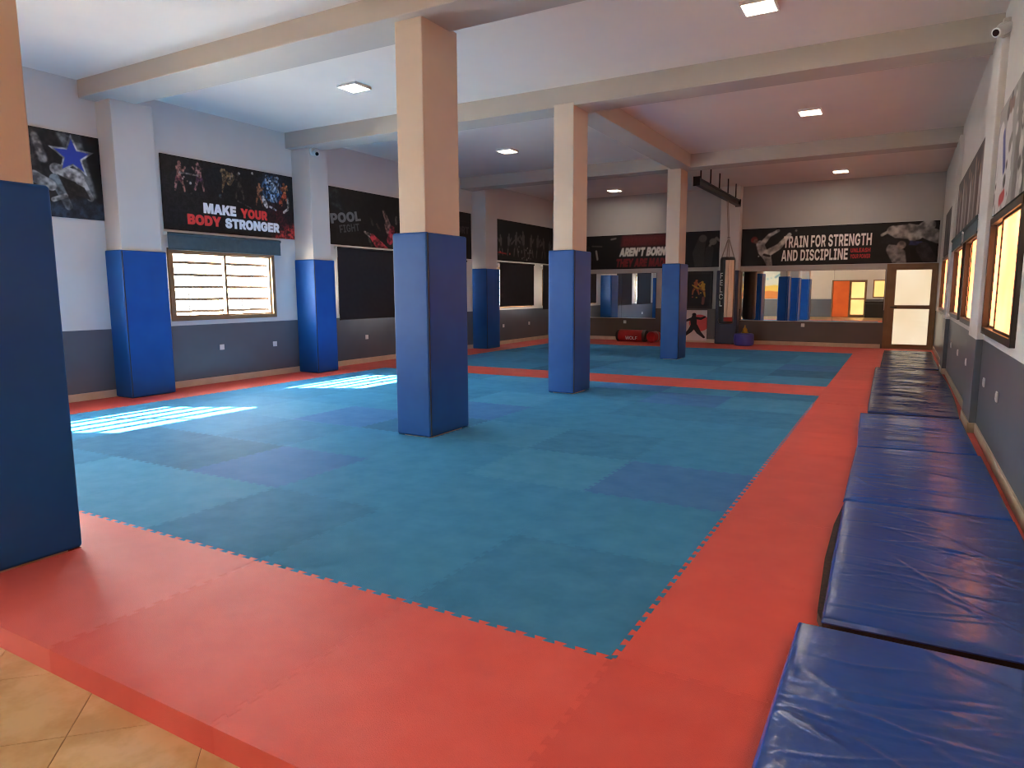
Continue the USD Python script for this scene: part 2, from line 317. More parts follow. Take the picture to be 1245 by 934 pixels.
TONE = {(5, 1): 2, (6, 1): 1, (7, 1): 0, (8, 1): 1, (5, 2): 4, (4, 2): 3, (6, 2): 0, (7, 2): 0, (8, 2): 0, (8, 3): 4, (5, 3): 0}
for j in range(ny):
    for i in range(nx):
        (x0, x1), (y0, y1) = XS[i:i + 2], YS[j:j + 2]
        near = y0 < 9.0
        def E_(p, q, s, inner):
            return edge2(p, q, s) if near and inner else [np.array(p), np.array(q)]
        bt = E_((x0, y0), (x1, y0), 1, j > 0); rg = E_((x1, y0), (x1, y1), 1, i < nx - 1)
        tp = E_((x0, y1), (x1, y1), 1, j < ny - 1); lf = E_((x0, y0), (x0, y1), 1, i > 0)
        pts = bt[:-1] + rg[:-1] + tp[::-1][:-1] + lf[::-1][:-1]
        g = Polygon(pts).buffer(0)
        if g.geom_type != 'Polygon': g = max(g.geoms, key=lambda s: s.area)
        g = g.buffer(-.0005, join_style=2).difference(cutout)
        if g.is_empty: continue
        if g.geom_type != 'Polygon': g = max(g.geoms, key=lambda s: s.area)
        blue = is_blue(i, j)
        dz = float(rng.uniform(-.0008, 0))
        v = int(rng.integers(0, 3)) if rng.random() < .8 else int(rng.integers(0, 5 if blue else 4))
        if blue: v = TONE.get((i, j), v)
        elif j == 0: v = {5: 3, 6: 3, 7: 0, 8: 2, 9: 1, 10: 0}.get(i, v)
        put('blue_foam_tile' if blue else 'red_foam_tile', extr(g, ZT, dz), (BLUES if blue else REDS)[v % (5 if blue else 4)], mats)

# ------------------------------------------------------------------ folding crash mats along the right wall
def crash_panel(name, q, top, seed, mat, parent, z0=.004, amp=.009, bulge=.008, r=.016, label=None, ncrease=34):
    """q: four corners (x,y) near-left, near-right, far-right, far-left; a soft vinyl block with wrinkles"""
    q = np.array(q, float); L, W = np.linalg.norm(q[3] - q[0]), np.linalg.norm(q[1] - q[0])
    def axis(L, n): 
        e = np.array([0, .003, .007, .012, .03]) / L
        return np.concatenate([e, np.linspace(.03 / L, 1 - .03 / L, n)[1:-1], 1 - e[::-1]])
    U, V = np.meshgrid(axis(W, 90), axis(L, 170))
    P = ((1 - U) * (1 - V))[..., None] * q[0] + (U * (1 - V))[..., None] * q[1] + (U * V)[..., None] * q[2] + ((1 - U) * V)[..., None] * q[3]
    d = np.minimum(np.minimum(U, 1 - U) * W, np.minimum(V, 1 - V) * L)
    prof = np.sqrt(np.clip(1 - (1 - np.clip(d / r, 0, 1)) ** 2, 0, 1))
    # long creases run mainly across the mat, a few slanted; fine puckers between
    g = np.random.default_rng(seed); w = np.zeros(U.shape); X, Y = P[..., 0] - q[0, 0], P[..., 1] - q[0, 1]
    for k in range(ncrease):
        cx, cy = g.uniform(0, W), g.uniform(.03, L - .03); an = g.normal(0, .16) if g.random() < .8 else g.uniform(-.9, -.3); ln = g.uniform(.12, .42); wd = g.uniform(.006, .014)
        u = (X - cx) * math.cos(an) + (Y - cy) * math.sin(an); v_ = -(X - cx) * math.sin(an) + (Y - cy) * math.cos(an) + .03 * np.sin(u * g.uniform(4, 11) + k)
        w += g.choice([1, 1, -.8]) * g.uniform(.4, 1) * np.exp(-(v_ / wd) ** 2) * np.exp(-(u / ln) ** 4)
    n1 = meshkit.fbm(np.stack([X * 2.2 + seed, Y * 7, np.full(U.shape, seed * 1.7)], -1), 3, seed) - .5
    inner = np.clip(d / .05, 0, 1)
    z = z0 + (top - z0 - r * .7) + r * .7 * prof + inner * (amp * w * .45 + amp * .55 * n1) + bulge * np.sin(np.pi * U) ** .5 * np.sin(np.pi * V) ** .5 * .6
    nv, nu = U.shape
    ring = np.concatenate([np.arange(nu), np.arange(1, nv) * nu + nu - 1, (nv - 1) * nu + np.arange(nu - 2, -1, -1), np.arange(nv - 2, 0, -1) * nu])
    v = np.concatenate([P.reshape(-1, 2), z.reshape(-1, 1)], 1)
    low = v[ring].copy(); low[:, 2] = z0; mid = v[ring].copy(); mid[:, 2] = (z0 + mid[:, 2]) / 2
    c = q.mean(0); out = mid[:, :2] - c; mid[:, :2] += out / np.linalg.norm(out, axis=1, keepdims=True) * .006
    idx = np.arange(nu * nv).reshape(nv, nu)
    f = [np.stack([idx[:-1, :-1], idx[:-1, 1:], idx[1:, 1:], idx[1:, :-1]], -1).reshape(-1, 4)]
    m0, l0, R = len(v), len(v) + len(ring), len(ring); a = np.arange(R); b = (a + 1) % R
    f.append(np.stack([ring[b], ring[a], m0 + a, m0 + b], -1)); f.append(np.stack([m0 + b, m0 + a, l0 + a, l0 + b], -1))
    v = np.vstack([v, mid, low, [[*c, z0]]]); quads = np.vstack(f); tri = np.vstack([quads[:, [0, 1, 2]], quads[:, [0, 2, 3]], np.stack([l0 + b, l0 + a, np.full(R, len(v) - 1)], -1)])
    return put(name, trimesh.Trimesh(v, tri, process=False), mat, parent, smooth=50, label=label)

def crash_mat(label, panels, top, seed, mat, amp=.0115, n=38):
    t = thing('folding_crash_mat', label, 'crash mat')
    for k, q in enumerate(panels):
        crash_panel('mat_panel', q, top, seed + 11 * k, mat, t, z0=.046, amp=amp, ncrease=n)
        qq = np.array(q); c = qq.mean(0); b = c + (qq - c) * np.array([.993, .996])
        put('base_sheet', extr(Polygon(b), .003, .05), BLACKF, t)
    return t
crash_mat('blue vinyl crash mat lying nearest the viewer in the row by the wall', [[(-.285, .98), (.60, .98), (.61, 2.875), (-.287, 2.87)]], .070, 3, CRASH)
cm = crash_mat('long blue vinyl folding crash mat, second in the row and lit brightest', [[(-.205, 2.945), (.655, 2.965), (.655, 4.77), (-.243, 4.748)], [(-.248, 4.785), (.65, 4.805), (.64, 6.59), (-.264, 6.482)], [(-.258, 6.52), (.62, 6.63), (.61, 8.40), (-.322, 8.35)]], .074, 21, CRASH)
put('side_strip', extr(Polygon([(-.205, 2.955), (-.232, 3.05), (-.262, 3.7), (-.266, 4.3), (-.246, 4.74), (-.22, 4.74)]), .004, .046), CRASHS, cm, label='brown mesh strip along the edge')
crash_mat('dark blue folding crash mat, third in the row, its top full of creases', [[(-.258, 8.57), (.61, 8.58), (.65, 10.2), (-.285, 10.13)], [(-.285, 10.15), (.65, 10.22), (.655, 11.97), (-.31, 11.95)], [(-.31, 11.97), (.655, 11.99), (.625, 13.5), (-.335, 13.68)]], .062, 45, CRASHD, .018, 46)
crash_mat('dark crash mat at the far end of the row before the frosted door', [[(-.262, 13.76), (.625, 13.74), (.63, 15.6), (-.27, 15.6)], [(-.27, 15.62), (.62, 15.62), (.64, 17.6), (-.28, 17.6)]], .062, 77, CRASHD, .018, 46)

# ------------------------------------------------------------------ windows
def window(n, side, a, b, frosted, label, mat, glass, bars=0, twos=.5):
    w = thing(f'window_{n}', label, 'window', kind='structure')
    pos, o = (XL, -1) if side == 'l' else (XR, 1)
    dep = -.004
    d0, d1 = pos + o * dep, pos + o * (dep + .07)
    put('frame', plane_extr(sbox(a, WZ0, b, WZ1).difference(sbox(a + .06, WZ0 + .06, b - .06, WZ1 - .06)), 'x', min(pos + o * (dep - .03), d1), max(pos + o * (dep - .03), d1)), mat, w)
    m = a + (b - a) * twos
    for k, (s0, s1) in enumerate(((a + .045, m + .02), (m - .02, b - .045))):
        e0 = pos + o * (dep - .01 + .03 * k); e1 = e0 + o * .025
        put('sash', plane_extr(sbox(s0, WZ0 + .045, s1, WZ1 - .045).difference(sbox(s0 + .035, WZ0 + .08, s1 - .035, WZ1 - .08)), 'x', min(e0, e1), max(e0, e1)), mat, w)
        g = e0 + o * .012
        put('pane', plane_extr(sbox(s0 + .034, WZ0 + .079, s1 - .034, WZ1 - .079), 'x', g - .003, g + .003), glass, w)
    for k in range(bars):
        z = WZ0 + .135 + k * (WZ1 - WZ0 - .2) / bars * 1.06
        put('grille_bar', bx(pos + o * .212, pos + o * .162, a, b, z - .018, z + .018), STEEL, w)
    return w
LL = ['behind the viewer, sunlit', 'behind the viewer, next along', 'hidden behind the nearest column', 'uncovered, with horizontal grille bars under a rolled-up blind', 'behind a charcoal blind just past the second pilaster', 'behind a charcoal blind before the third pilaster', 'behind a charcoal blind past the third pilaster', 'behind the charcoal blind in the far corner']
for n, ((a, b), t) in enumerate(zip(LEFTW, LL), 1):
    window(n, 'l', a, b, False, 'bronze sliding window in the banner wall, ' + t, BROWN, GLASS, bars=5)
RL = ['behind the viewer, last of its row', 'behind the viewer', 'beside the viewer, out of the photo', 'nearest in view, large and glowing', 'second in view, just past the pilaster', 'third in view', 'farthest, beside the frosted door']
for n, ((a, b), t) in enumerate(zip(RIGHTW, RL), len(LEFTW) + 1):
    window(n, 'r', a, b, True, 'yellow frosted sliding window above the crash mats, ' + t, DBROWN, FROST, twos=.62)
# roller blinds
def blind(side, a, b, z0, z1, mat, label):
    t = thing('roller_blind', label, 'roller blind')
    x = XL + .085 if side == 'l' else XR - .06
    put('fabric', bx(x - .0015, x + .0015, a, b, z0, z1), mat, t)
    put('backing', bx(*((x - .0045, x - .0025) if side == 'l' else (x + .0025, x + .0045)), a + .002, b - .002, z0, z1), BLINDBACK, t, label='white reverse of the blind')
    put('hem_bar', rb(x - .008, x + .008, a, b, z0 - .012, z0 + .012, .006), mat, t, smooth=40)
    put('roller_tube', cyl((x, a, z1), (x, b, z1), .024, 16), mat, t, smooth=40)
    for y in (a + .01, b - .01):
        put('bracket', bx(min(x, XL if side == 'l' else XR), max(x, XL if side == 'l' else XR), y - .012, y + .012, z1 - .02, z1 + .03), WHITEP, t)
blind('l', 6.27, 8.34, 2.05, 2.27, GREYB, 'grey roller blind pulled up under the make your body stronger banner')
blind('l', 9.70, 11.47, .90, 2.245, CHARB, 'charcoal roller blind pulled down under the pool banner')
blind('l', 12.05, 14.1, .90, 2.155, CHARB, 'charcoal roller blind pulled down just before the third pilaster')
blind('l', 15.68, 17.62, 1.03, 2.175, CHARB, 'charcoal roller blind pulled down under the dark fighters banner')
blind('l', 18.19, 18.96, .90, 2.175, CHARB, 'charcoal roller blind in the far corner by the mirrors')
blind('r', 9.0, 10.9, 2.03, 2.19, GREYB, 'grey roller blind rolled up over the second yellow window')
blind('r', 11.3, 13.25, 2.03, 2.19, GREYB, 'grey roller blind rolled up over the third yellow window')

# ------------------------------------------------------------------ printed banners
FONT = [f for f in glob.glob('/opt/blender-*/*/datafiles/fonts/Inter.woff2')][0]
class Art:
    def __init__(s, w, h, bg=(14, 14, 15), ss=2):
        s.w, s.h, s.ss = w, h, ss; s.im = Image.new('RGB', (w * ss, h * ss), bg); s.d = ImageDraw.Draw(s.im)
    def P(s, pts): return [(x * s.w * s.ss, y * s.h * s.ss) for x, y in pts]
    def poly(s, pts, c): s.d.polygon(s.P(pts), fill=c)
    def limb(s, pts, wd, c):
        """rounded stroke through pts, wd as part of the height (one number, or one per point: tapers)"""
        p = s.P(pts); ws = [wd] * len(p) if np.ndim(wd) == 0 else wd
        for (a, b, w0, w1) in zip(p[:-1], p[1:], ws[:-1], ws[1:]):
            n = 24
            for k in range(n + 1):
                t = k / n; r = (w0 + (w1 - w0) * t) * s.h * s.ss / 2; x, y = a[0] + (b[0] - a[0]) * t, a[1] + (b[1] - a[1]) * t
                s.d.ellipse([x - r, y - r, x + r, y + r], fill=c)
    def dot(s, x, y, r, c, ry=None):
        x, y, r = x * s.w * s.ss, y * s.h * s.ss, r * s.h * s.ss; ry = r if ry is None else ry * s.h * s.ss
        s.d.ellipse([x - r, y - ry, x + r, y + ry], fill=c)
    def glow(s, x, y, r, c, k=1.0):
        g = Image.new('L', s.im.size, 0); R = r * s.h * s.ss; X, Y = x * s.w * s.ss, y * s.h * s.ss
        ImageDraw.Draw(g).ellipse([X - R, Y - R, X + R, Y + R], fill=int(255 * k)); g = g.filter(ImageFilter.GaussianBlur(R * .5))
        s.im.paste(Image.new('RGB', s.im.size, c), (0, 0), g); s.d = ImageDraw.Draw(s.im)
    def blur(s, r): s.im = s.im.filter(ImageFilter.GaussianBlur(r * s.ss)); s.d = ImageDraw.Draw(s.im)
    def mottle(s, amount, scale, seed):
        """breaks flat tones up the way a printed photo's do"""
        W, H = s.im.size; X, Y = np.meshgrid(np.arange(W) / H * scale, np.arange(H) / H * scale)
        n = meshkit.fbm(np.stack([X, Y, np.full_like(X, seed + .5)], -1), 3, seed); n = np.clip((n - .34) / .3, 0, 1)
        s.im = Image.fromarray((np.asarray(s.im, float) * (1 - amount + amount * n)[..., None]).astype(np.uint8)); s.d = ImageDraw.Draw(s.im)
    def specks(s, n, box, cols, rmax, seed):
        g = np.random.default_rng(seed)
        for _ in range(n):
            x, y = g.uniform(box[0], box[2]), g.uniform(box[1], box[3]); c = cols[int(g.integers(len(cols)))]
            s.dot(x, y, g.uniform(.2, 1) * rmax, c)
    def text(s, t, x0, y0, x1, y1, c, bold=5, rot=0, slant=0.0):
        f = ImageFont.truetype(FONT, 120)
        try: f.set_variation_by_axes([14, 800])
        except Exception: pass
        bb = f.getbbox(t, anchor='ls', stroke_width=bold); im = Image.new('L', (bb[2] - bb[0], bb[3] - bb[1]), 0)
        ImageDraw.Draw(im).text((-bb[0], -bb[1]), t, 255, font=f, anchor='ls', stroke_width=bold)
        W, H = int((x1 - x0) * s.w * s.ss), int((y1 - y0) * s.h * s.ss); im = im.resize((max(W, 2), max(H, 2)), Image.LANCZOS)
        if slant: im = im.transform((W + int(slant * H), H), Image.AFFINE, (1, slant, -slant * H, 0, 1, 0))
        if rot: im = im.rotate(rot, expand=True, resample=Image.BICUBIC)
        s.im.paste(Image.new('RGB', im.size, c), (int(x0 * s.w * s.ss), int(y0 * s.h * s.ss)), im); s.d = ImageDraw.Draw(s.im)
    def out(s, grain=3, seed=1):
        a = np.asarray(s.im.resize((s.w, s.h), Image.LANCZOS), float)
        return np.clip(a + np.random.default_rng(seed).normal(0, grain, a.shape[:2])[..., None], 0, 255)
    def fighter(s, x, y, h, skin, shorts, pose=0, flip=1, asp=None):
        """a small fighter: x,y feet centre, h height (part of the picture's height)"""
        k = h * s.h / s.w * flip; X = lambda a: x + a * k; Y = lambda b: y - b * h
        leg = [[(.0, .5), (-.12, .27), (-.16, 0)], [(.02, .5), (.14, .26), (.2, 0)]] if pose != 1 else [[(0, .5), (-.06, .26), (-.1, 0)], [(.02, .5), (.3, .55), (.56, .74)]]
        for L in leg: s.limb([(X(a), Y(b)) for a, b in L], [h * .14, h * .1, h * .06], skin)
        for L in leg: s.limb([(X(L[0][0]), Y(L[0][1])), (X((L[0][0] + L[1][0]) / 2), Y((L[0][1] + L[1][1]) / 2))], h * .15, shorts)
        s.limb([(X(0), Y(.52)), (X(.02), Y(.78))], [h * .17, h * .21], skin)
        for A in ([(-.06, .8), (-.04, .62), (.14, .7)], [(.08, .8), (.16, .64), (.26, .8)]): s.limb([(X(a), Y(b)) for a, b in A], [h * .08, h * .065, h * .07], skin)
        s.dot(X(.05), Y(.93), h * .065, skin)

def banner(name, side, a, b, z0, z1, art, label, cat='banner', t=.02, group=None):
    """side l: wall x=XL, reads along +y from a to b; r: wall x=XR, reads along -y; b: wall y=YB, reads along +x; f: the wall behind the viewer"""
    p = thing(name, label, cat, group)
    if side == 'l': put('board', bx(XL + .002, XL + t, a, b, z0, z1), BOARD, p); grid_print('print', art, (XL + t + .001, a, z0), (0, 1, 0), b - a, z1 - z0, PRINT, p)
    if side == 'r': put('board', bx(XR - t, XR - .002, a, b, z0, z1), BOARD, p); grid_print('print', art, (XR - t - .001, b, z0), (0, -1, 0), b - a, z1 - z0, PRINT, p)
    if side == 'b': put('board', bx(a, b, YB - t, YB - .002, z0, z1), BOARD, p); grid_print('print', art, (a, YB - t - .001, z0), (1, 0, 0), b - a, z1 - z0, PRINT, p)
    if side == 'f': put('board', bx(a, b, YF + .002, YF + t, z0, z1), BOARD, p); grid_print('print', art, (b, YF + t + .001, z0), (-1, 0, 0), b - a, z1 - z0, PRINT, p)
    return p

# grey photo of two fighters, a five-pointed blue star behind a white-gloved arm
A = Art(220, 200, (34, 32, 32))
A.poly([(0, .9), (.35, .85), (.9, .72), (1, .76), (1, 1), (0, 1)], (48, 66, 84)); A.poly([(.79, 0), (1, 0), (1, .8), (.93, .8)], (18, 18, 20))
A.poly([(.55, .02), (.8, .02), (.93, .74), (.86, .76)], (120, 126, 126)); A.blur(2)
A.limb([(.1, .02), (.16, .3), (.25, .5)], [.5, .45, .3], (70, 64, 60)); A.limb([(.02, .1), (.06, .34), (.12, .6), (.1, .85)], [.08, .1, .08, .05], (170, 166, 160)); A.limb([(.34, .1), (.4, .34)], [.08, .1], (180, 176, 170))
A.blur(1.5)
st = [(.70 + .19 * r * math.cos(math.radians(90 + 36 * k)), .27 - .20 * r * math.sin(math.radians(90 + 36 * k))) for k in range(10) for r in ((1.0,) if k % 2 == 0 else (.42,))]
A.poly([(.70 + (x - .70) * 1.3, .27 + (y - .27) * 1.3) for x, y in st], (206, 212, 220)); A.poly(st, (44, 66, 170))
A.limb([(.52, .44), (.74, .5)], [.13, .15], (200, 202, 200)); A.limb([(.74, .5), (.86, .74)], [.12, .08], (196, 198, 196)); A.poly([(.53, .5), (.8, .62), (.86, .76), (.64, .7)], (52, 48, 46))
A.limb([(.5, .56), (.62, .86)], [.12, .09], (126, 140, 148)); A.limb([(.3, .56), (.46, .64)], [.14, .12], (196, 196, 196)); A.limb([(.47, .8), (.6, .74)], [.05, .05], (214, 216, 216))
A.mottle(.6, 12, 8); A.poly(st, (44, 66, 170)); A.blur(.7)
ART0 = A.out()
banner('banner', 'l', 4.25, 5.425, 2.375, 3.435, ART0, 'grey fighter banner with a blue star, half hidden by the nearest column')

A = Art(400, 172, (18, 18, 20))
A.glow(.2, .5, .5, (30, 28, 30), .7)
A.poly([(.8, 1), (.86, .86), (1, .74), (1, 1)], (214, 58, 54)); A.blur(5); A.glow(.86, .72, .22, (120, 26, 34), .8)
A.poly([(.84, 1), (.9, .88), (1, .78), (1, 1)], (222, 66, 60)); A.blur(1.2)
A.fighter(.115, .46, .40, (190, 130, 120), (120, 60, 70), 0); A.fighter(.255, .42, .38, (196, 140, 140), (100, 56, 90), 0, -1)
A.limb([(.12, .22), (.25, .22)], .025, (150, 140, 136)); A.dot(.19, .34, .018, (220, 220, 220)); A.specks(14, (.08, .1, .3, .5), [(210, 170, 160), (150, 90, 100), (120, 80, 110)], .014, 1)
A.fighter(.43, .40, .34, (172, 138, 92), (110, 80, 50), 1, 1); A.limb([(.42, .1), (.5, .16), (.47, .26)], .07, (160, 128, 84)); A.limb([(.475, .24), (.5, .08)], .03, (150, 130, 110))
A.fighter(.55, .46, .38, (70, 66, 58), (52, 50, 46), 0, -1); A.dot(.55, .09, .02, (200, 200, 190)); A.dot(.655, .06, .02, (220, 220, 214))
A.limb([(.53, .5), (.63, .58)], .02, (90, 90, 88)); A.dot(.4, .46, .03, (60, 80, 90))
A.glow(.815, .24, .2, (60, 100, 140), .8); A.dot(.815, .25, .2, (70, 104, 140)); A.dot(.815, .25, .17, (26, 48, 76))
A.specks(70, (.76, .06, .87, .42), [(190, 214, 240), (130, 170, 214), (90, 140, 190), (230, 240, 250)], .03, 2); A.fighter(.82, .44, .34, (200, 222, 244), (140, 180, 220), 0)
A.fighter(.70, .52, .34, (190, 120, 80), (150, 80, 56), 0); A.limb([(.735, .4), (.76, .52)], .07, (226, 222, 220)); A.fighter(.925, .48, .36, (210, 110, 60), (170, 60, 40), 0, -1)
A.limb([(.88, .44), (.92, .3)], .05, (200, 90, 60)); A.specks(16, (.9, .14, .95, .4), [(230, 140, 80), (220, 90, 60)], .02, 3); A.limb([(.95, .36), (.95, .52), (.91, .58)], .04, (220, 214, 210))
A.limb([(.79, .52), (.84, .56)], .03, (220, 220, 224)); A.mottle(.8, 26, 3); A.blur(.6)
WHT, RD_ = (238, 240, 244), (226, 62, 58)
A.text('MAKE', .265, .585, .515, .735, WHT, 5); A.text('YOUR', .545, .60, .765, .745, RD_, 5)
A.text('BODY', .15, .76, .395, .91, RD_, 5); A.text('STRONGER', .42, .765, .865, .915, WHT, 5)
banner('banner', 'l', 6.28, 8.73, 2.335, 3.40, A.out(), 'black banner lettered make your body stronger above the uncovered window')

A = Art(330, 180, (15, 17, 17))
A.limb([(.03, .16), (.1, .1), (.14, .3)], [.1, .14, .05], (42, 48, 48)); A.limb([(.04, .3), (.12, .32), (.2, .42)], [.03, .05, .02], (66, 72, 72)); A.blur(3)
pass
A.limb([(.54, .47), (.56, .58)], .05, (56, 50, 48)); A.limb([(.62, .56), (.66, .66)], .05, (76, 58, 54))
A.limb([(.45, .73), (.55, .8)], [.05, .09], (196, 176, 170)); A.limb([(.55, .8), (.66, .98)], [.12, .2], (206, 62, 76)); A.limb([(.66, .95), (.74, 1.05)], [.16, .16], (222, 70, 84))
A.limb([(.72, .3), (.76, .46), (.8, .62)], [.07, .11, .14], (176, 140, 132)); A.limb([(.74, .55), (.78, .72)], [.06, .08], (164, 124, 116)); A.limb([(.84, .62), (.8, .84)], [.14, .16], (204, 60, 80))
A.limb([(.9, .38), (.9, .5)], .06, (110, 100, 98)); A.limb([(.9, .7), (.97, .8)], .06, (190, 60, 76)); A.limb([(.5, .84), (.54, .98)], .05, (90, 86, 76)); A.mottle(.7, 16, 4); A.blur(.9); A.text('POOL', .01, .36, .40, .54, (118, 120, 122), 3, rot=9); A.text('FIGHT', .12, .58, .38, .72, (74, 78, 80), 0, rot=9)
banner('banner', 'l', 9.57, 11.75, 2.31, 3.37, A.out(), 'black pool banner with a kicker in red trousers, left of the nearest middle column')

A = Art(330, 170, (16, 14, 14))
A.text('SPORT', .60, .30, .965, .46, (66, 62, 62), 3); A.limb([(.6, .2), (.98, .2)], .02, (36, 34, 34)); A.fighter(.3, .8, .6, (60, 54, 52), (44, 36, 36), 1); A.blur(.8)
banner('banner', 'l', 11.95, 14.42, 2.22, 3.32, A.out(), 'black sport banner seen in the gap between the nearest middle column and the third pilaster')

A = Art(330, 110, (10, 9, 9))
for k, (x, h) in enumerate([(.08, .5), (.2, .55), (.32, .62), (.45, .66), (.58, .6), (.7, .62), (.82, .56), (.93, .5)]):
    A.fighter(x, .86, h, (92 - k * 3, 88 - k * 3, 86 - k * 3), (40, 38, 38), k % 2, 1 if k % 3 else -1)
A.specks(26, (.36, .6, .6, .95), [(130, 130, 128), (90, 90, 88)], .03, 5); A.blur(1.0); A.limb([(.04, .8), (.16, .82)], .035, (150, 40, 36)); A.dot(.07, .79, .03, (190, 70, 60)); A.dot(.22, .82, .025, (180, 90, 80))
banner('banner', 'l', 15.6, 18.97, 2.24, 3.31, A.out(), 'long black banner of grey fighters in the far left corner')

# far wall
A = Art(360, 90, (18, 17, 17))
A.poly([(.345, .02), (.67, .02), (.67, .36), (.335, .36)], (82, 24, 28)); A.blur(2.5)
A.text('CHAMPIONS', .35, .10, .66, .32, (92, 28, 32), 6, slant=.15)
A.text('AREN\'T BORN', .325, .38, .645, .645, (206, 202, 196), 6, slant=.15); A.text('THEY ARE MADE', .30, .70, .665, .95, (120, 30, 32), 6, slant=.12)
A.limb([(.1, .35), (.09, .5), (.12, .7)], [.1, .14, .1], (42, 38, 36)); A.limb([(.16, .45), (.17, .7)], .05, (150, 146, 140)); A.limb([(.13, .3), (.2, .32)], .04, (70, 66, 62)); A.dot(.05, .8, .06, (90, 86, 80)); A.limb([(.27, .12), (.3, .1)], .05, (110, 106, 100))
A.limb([(.88, .25), (.86, .6), (.87, 1)], [.2, .3, .24], (52, 50, 48)); A.limb([(.93, .5), (.92, .95)], [.2, .2], (44, 42, 42)); A.dot(.885, .2, .1, (84, 80, 76)); A.dot(.95, .3, .09, (110, 106, 100)); A.limb([(.93, .4), (.97, .2), (.99, .28)], .06, (120, 114, 108)); A.blur(.8)
banner('banner', 'b', -8.6, -4.32, 2.055, 3.02, A.out(), 'black banner lettered aren\'t born they are made over the small mirror')

A = Art(460, 96, (14, 13, 13))
A.limb([(.105, .42), (.12, .6), (.15, .78)], [.2, .24, .2], (196, 190, 184)); A.limb([(.12, .4), (.155, .2), (.205, .08)], [.14, .1, .07], (200, 194, 188)); A.limb([(.15, .66), (.21, .5), (.265, .2)], [.2, .16, .1], (206, 200, 194))
A.limb([(.15, .8), (.165, 1.02)], [.2, .14], (168, 160, 156)); A.dot(.073, .3, .09, (150, 52, 48)); A.dot(.08, .34, .06, (166, 120, 104)); A.dot(.1, .74, .02, (200, 200, 200)); A.limb([(.13, .7), (.16, .74)], .05, (40, 36, 36)); A.dot(.3, .1, .03, (120, 116, 110))
A.limb([(.86, .1), (.95, .3), (1.0, .4)], [.1, .3, .3], (186, 178, 172)); A.limb([(.735, .3), (.79, .16)], .07, (176, 168, 160)); A.limb([(.78, .2), (.86, .3)], [.22, .46], (190, 180, 174)); A.limb([(.79, .66), (.83, .9)], [.3, .4], (150, 142, 138))
A.limb([(.84, .5), (.92, .54)], .1, (58, 66, 120)); A.limb([(.9, .3), (.95, .1)], [.3, .3], (176, 170, 166)); A.limb([(.75, .44), (.85, .5)], .16, (24, 22, 24)); A.limb([(.93, .66), (.96, .9)], [.3, .3], (52, 46, 50)); A.limb([(.86, .7), (.87, 1)], .1, (26, 24, 26))
A.dot(.83, .56, .1, (170, 150, 140)); A.mottle(.5, 6, 6); A.blur(.9)
A.text('TRAIN FOR STRENGTH', .235, .235, .69, .545, (232, 224, 218), 0); A.text('AND DISCIPLINE', .225, .595, .575, .89, (232, 224, 218), 0); A.text('UNLEASH', .585, .60, .685, .71, (186, 42, 44), 2); A.text('YOUR POWER', .585, .75, .685, .86, (186, 42, 44), 2)
banner('banner', 'b', -3.78, .66, 2.06, 3.02, A.out(), 'black banner lettered train for strength and discipline over the large mirror')

A = Art(90, 140, (40, 35, 32))
A.poly([(.1, .08), (.9, .08), (.9, .93), (.1, .93)], (24, 22, 22)); A.fighter(.42, .62, .4, (170, 90, 50), (120, 60, 30), 0); A.fighter(.68, .68, .42, (196, 146, 50), (150, 90, 40), 1, -1); A.specks(12, (.3, .35, .8, .7), [(210, 160, 60), (180, 70, 50)], .02, 8); A.limb([(.7, .7), (.68, .86)], .06, (120, 70, 60)); A.blur(.8)
banner('poster', 'b', -5.3, -4.5, .93, 1.95, A.out(), 'dark poster with orange fighters left of the hanging bag', 'poster')
A = Art(110, 170, (214, 204, 200))
A.dot(.68, .42, .27, (214, 84, 80)); A.blur(1); K = (24, 20, 22)
A.dot(.46, .15, .055, K); A.limb([(.45, .2), (.44, .36), (.46, .52)], [.1, .17, .14], K); A.limb([(.4, .27), (.2, .33), (.06, .37)], [.08, .07, .05], K); A.limb([(.52, .26), (.74, .28), (.9, .22)], [.08, .07, .05], K)
A.limb([(.43, .52), (.3, .68), (.04, .86)], [.15, .12, .06], K); A.limb([(.5, .52), (.66, .72), (.88, .88)], [.15, .12, .06], K); A.poly([(.4, .46), (.56, .46), (.6, .6), (.34, .6)], K); A.blur(.5)
banner('poster', 'b', -5.28, -4.62, .05, .89, A.out(), 'white poster of a black fighter silhouette on a red disc', 'poster')

# right wall
A = Art(220, 110, (150, 146, 142))
A.poly([(.5, 0), (1, 0), (1, 1), (.5, 1)], (104, 98, 94)); A.blur(3)
A.limb([(.1, .3), (.15, .7), (.12, 1)], [.3, .5, .4], (206, 202, 200)); A.limb([(.3, .3), (.33, .8)], [.3, .4], (196, 192, 190)); A.limb([(.18, .3), (.25, .62)], [.1, .12], (54, 60, 130)); A.limb([(.2, .9), (.3, .88)], .1, (190, 50, 50)); A.limb([(.26, .1), (.36, .14)], .12, (120, 86, 70))
A.limb([(.62, .2), (.65, .6), (.63, 1)], [.14, .2, .16], (170, 164, 160)); A.limb([(.78, .3), (.8, .7), (.76, 1)], [.14, .2, .16], (150, 144, 140)); A.limb([(.9, .26), (.92, 1)], [.1, .18], (60, 54, 52)); A.limb([(.7, .6), (.72, 1)], .06, (50, 46, 44)); A.specks(60, (0, 0, 1, 1), [(120, 112, 106), (196, 190, 186), (70, 64, 60)], .07, 31); A.blur(.8)
banner('banner', 'r', 5.43, 8.04, 2.10, 3.05, A.out(), 'pale banner of white uniforms above the nearest yellow window')
A = Art(260, 60, (58, 42, 40))
